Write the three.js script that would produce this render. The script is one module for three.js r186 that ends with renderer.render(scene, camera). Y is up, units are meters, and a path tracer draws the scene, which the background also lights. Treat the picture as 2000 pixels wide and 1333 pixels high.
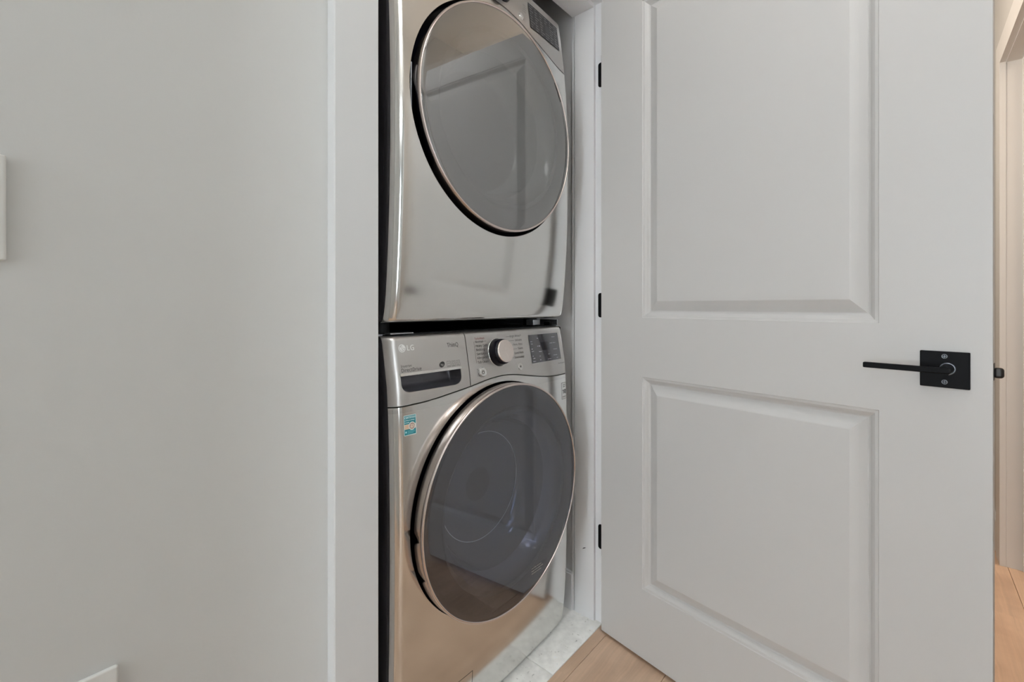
import * as THREE from 'three';
import { mergeGeometries } from 'three/addons/utils/BufferGeometryUtils.js';
import { RoundedBoxGeometry } from 'three/addons/geometries/RoundedBoxGeometry.js';
import { RectAreaLightUniformsLib } from 'three/addons/lights/RectAreaLightUniformsLib.js';
import { Brush, Evaluator, SUBTRACTION, INTERSECTION } from 'three-bvh-csg';

// World: x runs along the closet wall (to the right), y is up, z points from the closet into the hall.
// ---------------------------------------------------------------- camera, sky, lights, exposure
const scene = new THREE.Scene();
const FOCAL = 880, FRAME_W = 2000, FRAME_H = 1333, EYE = 1.05, HORIZON = 598;
const camera = new THREE.PerspectiveCamera(2 * Math.atan(FRAME_H / 2 / FOCAL) * 180 / Math.PI, FRAME_W / FRAME_H, 0.02, 60);
camera.position.set(0, EYE, 0);
camera.lookAt(0.75258, EYE, -0.6585);
camera.setViewOffset(FRAME_W, FRAME_H, 0, FRAME_H / 2 - HORIZON, FRAME_W, FRAME_H);
scene.background = new THREE.Color(0.88, 0.94, 1.0);
scene.backgroundIntensity = 11.0;
const EXPOSURE = 1.14;
const COOL = new THREE.Color(0.93, 0.985, 1.0), WARM = new THREE.Color(1.0, 0.80, 0.62);
const CEIL_Y = 2.5;
const LAMPS = [   // ceiling panels: x, z, width, depth, radiance, colour, height
  { x: -1.0, z: -0.2, w: 0.6, d: 0.3, power: 6.2, color: new THREE.Color(0.985, 0.985, 0.96), y: CEIL_Y, name: 'ceiling_light', label: 'white flush ceiling panel light over the left end of the hall' },
  { x: 0.65, z: 0.12, w: 0.4, d: 0.25, power: 12.5, color: new THREE.Color(0.985, 0.985, 0.965), y: CEIL_Y, name: 'ceiling_light', label: 'added unseen ceiling panel brightening the floor in front of the laundry closet' },  // no known fitting here, added to lift the floor and tiles
  { x: 2.25, z: -0.52, radius: 0.08, power: 1.25, color: new THREE.Color(1, 0.85, 0.71), y: CEIL_Y, drop: 0.5, name: 'added_pendant_light', label: 'added warm globe light out of view behind the open door, brightening the ceiling' },  // made-up globe, placed out of view to warm the ceiling
  { x: 2.2, z: 1.7, w: 0.9, d: 0.9, power: 9, color: WARM, y: CEIL_Y, name: 'ceiling_light', label: 'warm flush ceiling panel light in the room across the hall' },
  { x: 0.5, z: 1.6, w: 0.9, d: 0.9, power: 4, color: COOL, y: CEIL_Y, name: 'ceiling_light', label: 'added unseen cool ceiling panel boosting the daylight of the room behind the camera' },  // added lamp, boosts the daylight coming through the doorway
];
RectAreaLightUniformsLib.init();
const renderer = new THREE.WebGLRenderer({ antialias: true });
renderer.toneMapping = THREE.LinearToneMapping;
renderer.toneMappingExposure = EXPOSURE;
renderer.shadowMap.enabled = true;

// ---------------------------------------------------------------- helpers
let seed = 7;
const rnd = () => { seed = (seed * 1664525 + 1013904223) >>> 0; return seed / 4294967296; };
const used = {};
const numbered = (n) => { if (!(n in used)) { used[n] = 0; return n; } used[n]++; return n + '_' + String(used[n]).padStart(3, '0'); };
function shade(o) { o.castShadow = true; o.receiveShadow = true; return o; }
function part(parent, name, geo, mat, label) { const m = shade(new THREE.Mesh(geo, mat)); m.name = name; if (label) m.userData.label = label; parent.add(m); return m; }
function thing(name, label, category, pos = [0, 0, 0], turn = 0, group) {
  const g = new THREE.Group(); g.name = numbered(name); g.position.set(...pos); g.rotation.y = turn; g.userData = { label, category };
  if (group) g.userData.group = group; scene.add(g); return g;
}
function struct(name, geo, mat, label) { const m = shade(new THREE.Mesh(geo, mat)); m.name = name; m.userData = { kind: 'structure' }; if (label) m.userData.label = label; scene.add(m); return m; }
const merge = (list) => mergeGeometries(list.map((g) => { const q = g.index ? g.toNonIndexed() : g; for (const k of Object.keys(q.attributes)) if (!['position', 'normal', 'uv'].includes(k)) q.deleteAttribute(k); return q; }), false);
// box from plan coordinates: x0..x1, y0..y1, n0..n1 (n = distance into the closet side, z = -n)
function slab(x0, x1, y0, y1, n0, n1) {
  const g = new THREE.BoxGeometry(x1 - x0, y1 - y0, n1 - n0); g.translate((x0 + x1) / 2, (y0 + y1) / 2, -(n0 + n1) / 2);
  const p = g.attributes.position, nn = g.attributes.normal, uv = g.attributes.uv;
  for (let i = 0; i < p.count; i++) {
    const ax = Math.abs(nn.getX(i)), ay = Math.abs(nn.getY(i));
    uv.setXY(i, ax > 0.5 ? p.getZ(i) : p.getX(i), ay > 0.5 ? p.getZ(i) : p.getY(i));
  }
  return g;
}
function rbox(x0, x1, y0, y1, n0, n1, r = 0.002) { const g = new RoundedBoxGeometry(x1 - x0, y1 - y0, n1 - n0, 2, r); g.translate((x0 + x1) / 2, (y0 + y1) / 2, -(n0 + n1) / 2); return g; }
// vertical extrusion of a plan outline [[x, n], ...]
function prism(outline, y0, y1) {
  const s = new THREE.Shape(outline.map(([x, n]) => new THREE.Vector2(x, n)));
  const g = new THREE.ExtrudeGeometry(s, { depth: y1 - y0, bevelEnabled: false });
  g.rotateX(-Math.PI / 2); g.translate(0, y0, 0);   // (x, n, d) -> (x, d, -n)
  return g;
}
function lathe(points, seg = 128) { const g = new THREE.LatheGeometry(points.map(([r, z]) => new THREE.Vector2(r, z)), seg); g.rotateX(Math.PI / 2); return g; }   // axis along z, z towards the hall
function hermite(pts) {
  const n = pts.length, m = pts.map((p, i) => { const a = pts[Math.max(0, i - 1)], b = pts[Math.min(n - 1, i + 1)]; return (b[1] - a[1]) / (b[0] - a[0]); });
  return (x) => {
    let i = 0; while (i < n - 2 && x > pts[i + 1][0]) i++;
    const h = pts[i + 1][0] - pts[i][0], t = Math.min(1, Math.max(0, (x - pts[i][0]) / h)), t2 = t * t, t3 = t2 * t;
    return pts[i][1] * (2 * t3 - 3 * t2 + 1) + h * m[i] * (t3 - 2 * t2 + t) + pts[i + 1][1] * (-2 * t3 + 3 * t2) + h * m[i + 1] * (t3 - t2);
  };
}
function noise2(w, h, cell, oct = 4, sd = 1) {   // tileable value noise, 0..1
  const out = new Float32Array(w * h); let amp = 1, tot = 0;
  const hash = (x, y, o) => { let t = (x * 374761393 + y * 668265263 + (o + sd * 17) * 2147483) | 0; t = Math.imul(t ^ (t >>> 13), 1274126177); return ((t ^ (t >>> 16)) >>> 0) / 4294967296; };
  for (let o = 0; o < oct; o++) {
    const c = Math.max(1, cell >> o), gx = Math.max(1, Math.round(w / c)), gy = Math.max(1, Math.round(h / c));
    for (let y = 0; y < h; y++) for (let x = 0; x < w; x++) {
      const fx = x / w * gx, fy = y / h * gy, ix = Math.floor(fx), iy = Math.floor(fy), a = fx - ix, b = fy - iy, s = a * a * (3 - 2 * a), t = b * b * (3 - 2 * b);
      const v = (hash(ix % gx, iy % gy, o) * (1 - s) + hash((ix + 1) % gx, iy % gy, o) * s) * (1 - t) + (hash(ix % gx, (iy + 1) % gy, o) * (1 - s) + hash((ix + 1) % gx, (iy + 1) % gy, o) * s) * t;
      out[y * w + x] += v * amp;
    }
    tot += amp; amp *= 0.5;
  }
  for (let i = 0; i < out.length; i++) out[i] /= tot;
  return out;
}
function dataTex(w, h, fn, srgb) {
  const d = new Uint8Array(w * h * 4);
  for (let y = 0; y < h; y++) for (let x = 0; x < w; x++) { const c = fn(x, y, y * w + x), i = (y * w + x) * 4; d[i] = c[0]; d[i + 1] = c[1]; d[i + 2] = c[2]; d[i + 3] = 255; }
  const t = new THREE.DataTexture(d, w, h); t.wrapS = t.wrapT = THREE.RepeatWrapping; t.magFilter = THREE.LinearFilter; t.minFilter = THREE.LinearMipmapLinearFilter; t.generateMipmaps = true;
  if (srgb) t.colorSpace = THREE.SRGBColorSpace; t.needsUpdate = true; return t;
}
const std = (o) => new THREE.MeshStandardMaterial(o), phys = (o) => new THREE.MeshPhysicalMaterial(o);
const lin = (r, g, b) => new THREE.Color().setRGB(r, g, b);

// ---------------------------------------------------------------- materials
const rollN = noise2(256, 256, 8, 3, 3);
const rollTex = dataTex(256, 256, (x, y, i) => { const v = rollN[i] * 255; return [v, v, v]; }); rollTex.repeat.set(6, 6);
const paintN = noise2(128, 128, 64, 3, 5);
const M = {
  wall: std({ color: lin(0.60, 0.60, 0.585), roughness: 0.75, bumpMap: rollTex, bumpScale: 0.00012 }),
  casing: std({ color: lin(0.60, 0.60, 0.595), roughness: 0.42 }),
  jamb: std({ color: lin(0.90, 0.90, 0.91), roughness: 0.4 }),
  trim: std({ color: lin(0.71, 0.71, 0.70), roughness: 0.42 }),
  door: std({ color: lin(0.60, 0.585, 0.57), roughness: 0.4 }),
  ceiling: std({ color: lin(0.84, 0.82, 0.79), roughness: 0.9 }),
  black: phys({ color: lin(0.003, 0.003, 0.004), roughness: 0.45, specularIntensity: 0.25 }),
  blackMatt: std({ color: lin(0.008, 0.008, 0.009), roughness: 0.6 }),
  screw: std({ color: lin(0.25, 0.27, 0.3), roughness: 0.3, metalness: 0.9 }),
  bronze: std({ color: lin(0.03, 0.027, 0.025), roughness: 0.35, metalness: 0.4 }),
  plate: std({ color: lin(0.70, 0.70, 0.675), roughness: 0.35 }),
  steel: phys({ color: lin(0.72, 0.715, 0.695), roughness: 0.14, metalness: 1 }),
  panelSteel: phys({ color: lin(0.56, 0.54, 0.52), roughness: 0.33, metalness: 0.9 }),
  sideTrim: phys({ color: lin(0.024, 0.023, 0.027), roughness: 0.22, clearcoat: 0.4 }),
  cabinet: std({ color: lin(0.028, 0.028, 0.034), roughness: 0.42, metalness: 0.3 }),
  rim: phys({ color: lin(0.70, 0.61, 0.57), roughness: 0.27, metalness: 1 }),
  chrome: phys({ color: lin(0.86, 0.85, 0.83), roughness: 0.14, metalness: 1 }),
  knobCap: phys({ color: lin(0.80, 0.72, 0.67), roughness: 0.24, metalness: 1, anisotropy: 0.8 }),
  knobBase: phys({ color: lin(0.006, 0.006, 0.012), roughness: 0.2, specularIntensity: 0.6 }),
  button: phys({ color: lin(0.68, 0.67, 0.65), roughness: 0.22, metalness: 0.9 }),
  pocket: phys({ color: lin(0.09, 0.09, 0.105), roughness: 0.3, metalness: 0.35 }),
  bezel: std({ color: lin(0.006, 0.006, 0.012), roughness: 0.3 }),
  border: std({ color: lin(0.008, 0.008, 0.013), roughness: 0.35 }),
  bowl: phys({ color: lin(0.17, 0.195, 0.20), roughness: 0.12, metalness: 0.3, clearcoat: 1, clearcoatRoughness: 0.05 }),
  lip: std({ color: lin(0.75, 0.8, 0.8), roughness: 0.3 }),
  closet: std({ color: lin(0.22, 0.22, 0.215), roughness: 0.85 }),  // white paint darkened: the shade of the unlit closet is in the colour
  flange: phys({ color: lin(1, 1, 1), vertexColors: true, roughness: 0.22, metalness: 0.3, clearcoat: 1, clearcoatRoughness: 0.06 }),
  drum: phys({ color: lin(0.35, 0.36, 0.37), roughness: 0.3, metalness: 1 }),
  zinc: std({ color: lin(0.45, 0.47, 0.5), roughness: 0.4, metalness: 0.9 }),
  glow: null,
};
M.washGlass = phys({ color: lin(0.56, 0.58, 0.66), roughness: 0.01, transmission: 1, thickness: 0, ior: 1.95 });
M.dryGlass = phys({ color: lin(0.66, 0.66, 0.66), roughness: 0.01, transmission: 1, thickness: 0, ior: 2.9 });

// wood: three tones sharing a fine grain
const grainA = noise2(1024, 256, 128, 6, 11), grainB = noise2(1024, 256, 16, 3, 12);
function woodTex(sd, tone) {
  const streak = noise2(1024, 256, 64, 5, 20 + sd);
  return dataTex(1024, 256, (x, y, i) => {
    const yy = (y + Math.floor(streak[i] * 10)) % 256;
    const line = grainB[(yy * 4 % 256) * 1024 + ((x >> 4) % 1024)], v = 0.93 + 0.13 * (streak[i] - 0.5) + 0.10 * (line - 0.5) + 0.05 * (grainA[i] - 0.5);
    return [Math.min(255, tone[0] * v), Math.min(255, tone[1] * v * (0.985 + 0.03 * streak[i])), Math.min(255, tone[2] * v * (0.97 + 0.05 * streak[i]))];
  }, true);
}
const woods = [[226, 193, 166], [220, 187, 160], [230, 198, 171]].map((t, i) => std({ map: woodTex(i, t), roughness: 0.42 }));
const stoneA = noise2(512, 512, 128, 6, 31), stoneB = noise2(512, 512, 24, 3, 32), stoneC = noise2(512, 512, 10, 2, 33);
const stone = std({ map: dataTex(512, 512, (x, y, i) => {
  let v = 243 + 30 * (stoneA[i] - 0.5) + 34 * (stoneB[i] - 0.5); if (stoneC[i] > 0.80) v -= 55 * (stoneC[i] - 0.80) / 0.2 * 1.4; if (stoneB[i] < 0.22) v += 10;
  return [Math.min(255, v), Math.min(255, v - 1), Math.min(255, v - 5)];
}, true), roughness: 0.45 });
const grout = std({ color: lin(0.8, 0.79, 0.77), roughness: 0.9 });

// ---------------------------------------------------------------- the shell of hall, closet and the room across the hall
const WN = 0.736;                 // face of the closet wall
const OPP = -0.302;               // face of the wall across the hall
const CEIL = CEIL_Y, HL = -3.0, HR = 4.3;
const JL = 0.457, JR = 1.318, HEADJ = 2.056;   // jamb faces and underside of the head jamb
const FULL = 0.12;
struct('wall_back', merge([
  slab(HL - 0.1, JL - 0.019, 0, CEIL, WN, WN + 0.115), slab(JR + 0.019, HR + 0.1, 0, CEIL, WN, WN + 0.115),
  slab(JL - 0.019, JR + 0.019, HEADJ + 0.019, CEIL, WN, WN + 0.115)]), M.wall, 'white painted hall wall around the laundry closet opening');
// two doorways across the hall: the warm one (its right casing shows past the open door) and the daylit one behind the camera
const DL = 1.80, DR = 2.672, DH = 2.03, EL = 0.34, ER = 1.10;
struct('wall_front', merge([
  slab(HL - 0.1, EL - 0.019, 0, CEIL, OPP - FULL, OPP), slab(ER + 0.019, DL - 0.019, 0, CEIL, OPP - FULL, OPP), slab(DR + 0.019, HR + 0.1, 0, CEIL, OPP - FULL, OPP),
  slab(DL - 0.019, DR + 0.019, DH + 0.019, CEIL, OPP - FULL, OPP), slab(EL - 0.019, ER + 0.019, DH + 0.019, CEIL, OPP - FULL, OPP)]), M.wall, 'white wall across the hall with two cased doorways');
const doorway = (l, r) => merge([
  slab(r - 0.002, r + 0.092, 0, DH + 0.004, OPP, OPP + 0.018), slab(l - 0.092, l + 0.002, 0, DH + 0.004, OPP, OPP + 0.018), slab(l - 0.092, r + 0.092, DH + 0.004, DH + 0.095, OPP, OPP + 0.018),
  slab(r, r + 0.019, 0, DH + 0.019, OPP - FULL, OPP - 0.0005), slab(l - 0.019, l, 0, DH + 0.019, OPP - FULL, OPP - 0.0005), slab(l, r, DH, DH + 0.019, OPP - FULL, OPP - 0.0005),
  slab(r - 0.011, r, 0, DH, OPP - 0.08, OPP - 0.045), slab(l, l + 0.011, 0, DH, OPP - 0.08, OPP - 0.045), slab(l + 0.011, r - 0.011, DH - 0.011, DH, OPP - 0.08, OPP - 0.045)]);
struct('trim_1', doorway(DL, DR), M.trim, 'white casing and jamb of the doorway seen past the open door');
struct('trim_5', doorway(EL, ER), M.trim, 'white casing and jamb of the doorway behind the camera');
struct('wall_left', merge([slab(HL - 0.12, HL, 0, 0.3, OPP, WN), slab(HL - 0.12, HL, 2.3, CEIL, OPP, WN), slab(HL - 0.12, HL, 0.3, 2.3, OPP, OPP + 0.06), slab(HL - 0.12, HL, 0.3, 2.3, WN - 0.06, WN)]), M.wall, 'end wall of the hall around a window');
const win2 = struct('window_2', merge([slab(HL - 0.09, HL - 0.03, 0.3, 0.36, OPP + 0.06, WN - 0.06), slab(HL - 0.09, HL - 0.03, 2.24, 2.3, OPP + 0.06, WN - 0.06), slab(HL - 0.09, HL - 0.03, 0.36, 2.24, OPP + 0.06, OPP + 0.11), slab(HL - 0.09, HL - 0.03, 0.36, 2.24, WN - 0.11, WN - 0.06)]), M.trim, 'white framed window at the far end of the hall');
part(win2, 'pane', slab(HL - 0.063, HL - 0.059, 0.36, 2.24, OPP + 0.11, WN - 0.11), phys({ color: lin(0.97, 0.98, 0.98), roughness: 0.01, transmission: 1, thickness: 0 }));
struct('wall_right', slab(HR, HR + 0.12, 0, CEIL, OPP, WN), M.wall, 'end wall of the hall behind the open door');
struct('ceiling', slab(HL - 0.12, HR + 0.12, CEIL, CEIL + 0.12, OPP - FULL, WN + 0.115), M.ceiling, 'white hall ceiling');
// the two rooms across the hall: daylit on the left, warm on the right
const RX0 = -1.6, RX1 = 4.0, RN = -3.3, RM = 1.4, WY0 = 0.35, WY1 = 2.25, WX0 = 0.3, WX1 = 0.8;
struct('wall_room_left', slab(RX0 - 0.1, RX0, 0, CEIL, RN, OPP - FULL), M.wall);
struct('wall_room_middle', slab(RM, RM + 0.1, 0, CEIL, RN, OPP - FULL), M.wall);
struct('wall_room_right', slab(RX1, RX1 + 0.1, 0, CEIL, RN, OPP - FULL), M.wall);
struct('wall_room_back', merge([slab(RX0 - 0.1, WX0, 0, CEIL, RN - 0.1, RN), slab(WX1, RX1 + 0.1, 0, CEIL, RN - 0.1, RN), slab(WX0, WX1, 0, WY0, RN - 0.1, RN), slab(WX0, WX1, WY1, CEIL, RN - 0.1, RN)]), M.wall);
struct('ceiling_room', slab(RX0 - 0.1, RX1 + 0.1, CEIL, CEIL + 0.12, RN - 0.1, OPP - FULL), M.ceiling);
const win = struct('window_1', merge([slab(WX0, WX1, WY0, WY0 + 0.06, RN - 0.08, RN - 0.02), slab(WX0, WX1, WY1 - 0.06, WY1, RN - 0.08, RN - 0.02), slab(WX0, WX0 + 0.06, WY0 + 0.06, WY1 - 0.06, RN - 0.08, RN - 0.02), slab(WX1 - 0.06, WX1, WY0 + 0.06, WY1 - 0.06, RN - 0.08, RN - 0.02)]), M.trim, 'white framed window in the room behind the camera');
part(win, 'pane', slab(WX0 + 0.06, WX1 - 0.06, WY0 + 0.06, WY1 - 0.06, RN - 0.053, RN - 0.049), phys({ color: lin(0.97, 0.98, 0.98), roughness: 0.01, transmission: 1, thickness: 0 }));
struct('baseboard_back', merge([slab(HL, 0.37, 0, 0.128, WN - 0.014, WN), slab(1.405, HR, 0, 0.128, WN - 0.014, WN)]), M.trim);
struct('baseboard_front', merge([slab(HL, EL - 0.092, 0, 0.128, OPP, OPP + 0.014), slab(ER + 0.092, DL - 0.092, 0, 0.128, OPP, OPP + 0.014), slab(DR + 0.092, HR, 0, 0.128, OPP, OPP + 0.014)]), M.trim);

// closet; left, back and ceiling have the unlit shade in their colour
const CN = WN + 0.115, CB = 1.70, CL = 0.49;
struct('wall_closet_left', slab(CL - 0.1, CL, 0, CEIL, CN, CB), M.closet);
struct('wall_closet_right', slab(JR, JR + 0.1, 0, CEIL, CN + 0.014, CB), M.jamb, 'white side wall inside the laundry closet');
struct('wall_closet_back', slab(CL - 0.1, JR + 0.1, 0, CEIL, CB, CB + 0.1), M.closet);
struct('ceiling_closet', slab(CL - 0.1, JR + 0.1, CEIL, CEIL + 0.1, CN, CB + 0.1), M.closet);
struct('baseboard_right', merge([prism([[JR - 0.014, CN + 0.018], [JR, CN + 0.018], [JR, CB], [JR - 0.014, CB]], 0, 0.122), slab(JR - 0.009, JR, 0.122, 0.128, CN + 0.018, CB)]), M.jamb, 'white baseboard inside the closet beside the washer');

// jambs, stops and casings of the closet opening
const S0 = 0.782, S1 = 0.8583;
const jamb = struct('trim_2', merge([slab(JL - 0.019, JL, 0, HEADJ + 0.019, WN - 0.0005, S1), slab(JR, JR + 0.019, 0, HEADJ + 0.019, WN - 0.0005, S1), slab(JL, JR, HEADJ, HEADJ + 0.019, WN - 0.0005, S1),
  rbox(JL - 0.001, JL + 0.011, 0, HEADJ, S0, S1, 0.0015), rbox(JR - 0.011, JR + 0.001, 0, HEADJ, S0, S1, 0.0015), rbox(JL + 0.0105, JR - 0.0105, HEADJ - 0.011, HEADJ + 0.001, S0, S1, 0.0015),
  slab(JR - 0.0080, JR + 0.02, 0, HEADJ, S1 + 0.004, S1 + 0.0112), slab(JL - 0.02, JL + 0.0085, 0, HEADJ, S1 + 0.0012, S1 + 0.0105), slab(JL, JR, HEADJ - 0.0085, HEADJ + 0.02, S1 + 0.0012, S1 + 0.0105)]), M.jamb, 'white closet door jamb with its stop');
{   // a small black scuff low on the jamb
  const bits = [[0.8155, 0.2335, 0.006, 0.0016, -0.35], [0.8195, 0.2312, 0.006, 0.0034, -0.5], [0.8235, 0.2285, 0.004, 0.0022, -0.9]].map(([n, y, w, h, r]) => { const g = new THREE.CylinderGeometry(0.5, 0.5, 1, 10); g.rotateZ(Math.PI / 2); g.scale(0.0006, h, w); g.rotateX(r); g.translate(JR - 0.0111, y, -n); return g; });
  part(jamb, 'scuff_mark', merge(bits), M.blackMatt, 'small black scuff');
}
const casing = (inner, dir) => { const o = 0.0845 * dir; return [[inner, WN], [inner, 0.720], [inner + 0.002 * dir, 0.718], [inner + o - 0.002 * dir, 0.718], [inner + o, 0.7195], [inner + o + 0.0025 * dir, WN]]; };
struct('trim_3', merge([prism(casing(0.4549, -1).reverse(), 0, HEADJ + 0.002), prism(casing(JR + 0.003, 1), 0, HEADJ + 0.002)]), M.casing, 'white flat casing of the laundry closet opening');
struct('trim_4', slab(0.368, 1.408, HEADJ + 0.002, HEADJ + 0.088, 0.718, WN), M.trim);

// floors: planks along the hall, a threshold strip, stone tiles in the closet
const floor = struct('floor', slab(HL - 0.12, HR + 0.12, -0.12, -0.012, RN - 0.1, CB + 0.1), std({ color: lin(0.2, 0.15, 0.11), roughness: 0.9 }), 'light oak plank floor of the hall');
function plank(x0, x1, n0, n1, w, name = 'plank') {
  const g = new RoundedBoxGeometry(x1 - x0 - 0.0012, 0.012, n1 - n0 - 0.0012, 1, 0.0008); g.translate((x0 + x1) / 2, -0.006, -(n0 + n1) / 2);
  const p = g.attributes.position, uv = g.attributes.uv, ox = rnd(), oy = rnd();
  for (let i = 0; i < p.count; i++) uv.setXY(i, p.getX(i) / 1.4 + ox, p.getZ(i) / 0.35 + oy);
  return part(floor, name, g, woods[w]);
}
plank(HL - 0.12, HR + 0.12, 0.7205, 0.7555, 1, 'threshold_strip');
let row = 0;
for (let n1 = 0.7205; n1 > OPP - 0.45; n1 -= 0.2055, row++) {
  let x = HL - 0.12 - rnd() * 1.2;
  if (row === 0) x = -3.2; 
  while (x < HR) { const len = 1.5 + rnd() * 0.6, a = Math.max(x, HL - 0.12), b = Math.min(x + len, HR + 0.12); if (b - a > 0.1) plank(a, b, n1 - 0.2055, n1, Math.floor(rnd() * 3)); x += len; }
}
{ let n1 = OPP - 0.5; n1 = 0.7205 - row * 0.2055; for (; n1 > RN; n1 -= 0.2055) { let x = RX0 - rnd(); while (x < RX1) { const a = Math.max(x, RX0), b = Math.min(x + 1.8, RX1); if (b - a > 0.1) plank(a, b, Math.max(RN, n1 - 0.2055), n1, Math.floor(rnd() * 3)); x += 1.8; } } }
const tiles = struct('floor_closet', slab(CL - 0.1, JR + 0.1, -0.0118, -0.002, 0.7562, CB), grout, 'pale grey stone tile floor of the closet');
for (const [a, b] of [[0.4395, 1.040], [1.042, 1.40]]) for (const [n0, n1] of [[0.757, 1.062], [1.065, 1.37], [1.373, 1.69]]) {
  if (b - a < 0.02) continue;
  const g = new RoundedBoxGeometry(b - a, 0.011, n1 - n0, 1, 0.0008); g.translate((a + b) / 2, -0.0055, -(n0 + n1) / 2);
  const p = g.attributes.position, uv = g.attributes.uv, ox = rnd(), oy = rnd(); for (let i = 0; i < p.count; i++) uv.setXY(i, p.getX(i) / 0.42 + ox, p.getZ(i) / 0.42 + oy);
  part(tiles, 'tile', g, stone);
}

// ---------------------------------------------------------------- ceiling lights, some added for brightness
for (const L of LAMPS) {
  if (L.radius) {
    const t = thing(L.name, L.label, 'pendant light', [L.x, L.y, L.z]);
    const rose = new THREE.CylinderGeometry(0.05, 0.055, 0.025, 32); rose.translate(0, -0.0126, 0); part(t, 'canopy', rose, M.trim);
    const stem = new THREE.CylinderGeometry(0.005, 0.005, L.drop - L.radius - 0.02, 12); stem.translate(0, -0.02 - (L.drop - L.radius - 0.02) / 2, 0); part(t, 'stem', stem, M.black);
    const globe = new THREE.SphereGeometry(L.radius, 32, 20); globe.translate(0, -L.drop, 0); part(t, 'globe', globe, std({ color: lin(0.8, 0.8, 0.8), emissive: L.color, emissiveIntensity: 1.5, roughness: 0.4 }));
    const p = new THREE.PointLight(L.color, L.power); p.name = 'bulb_light'; p.position.set(0, -L.drop, 0); p.shadow.radius = 4; t.add(p);
    continue;
  }
  const t = thing(L.name, L.label, 'ceiling light', [L.x, L.y, L.z]);
  part(t, 'housing', rbox(-L.w / 2 - 0.02, L.w / 2 + 0.02, -0.03, -0.0005, -L.d / 2 - 0.02, L.d / 2 + 0.02, 0.004), M.trim);
  const d = new THREE.BoxGeometry(L.w, 0.004, L.d); d.translate(0, -0.032, 0);
  part(t, 'diffuser', d, std({ color: lin(0.8, 0.8, 0.8), emissive: L.color, emissiveIntensity: 1.2, roughness: 0.6 }));
  const r = new THREE.RectAreaLight(L.color, L.power, L.w, L.d); r.name = 'area_light'; r.position.set(0, -0.037, 0); r.rotation.x = -Math.PI / 2; t.add(r);
}

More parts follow.
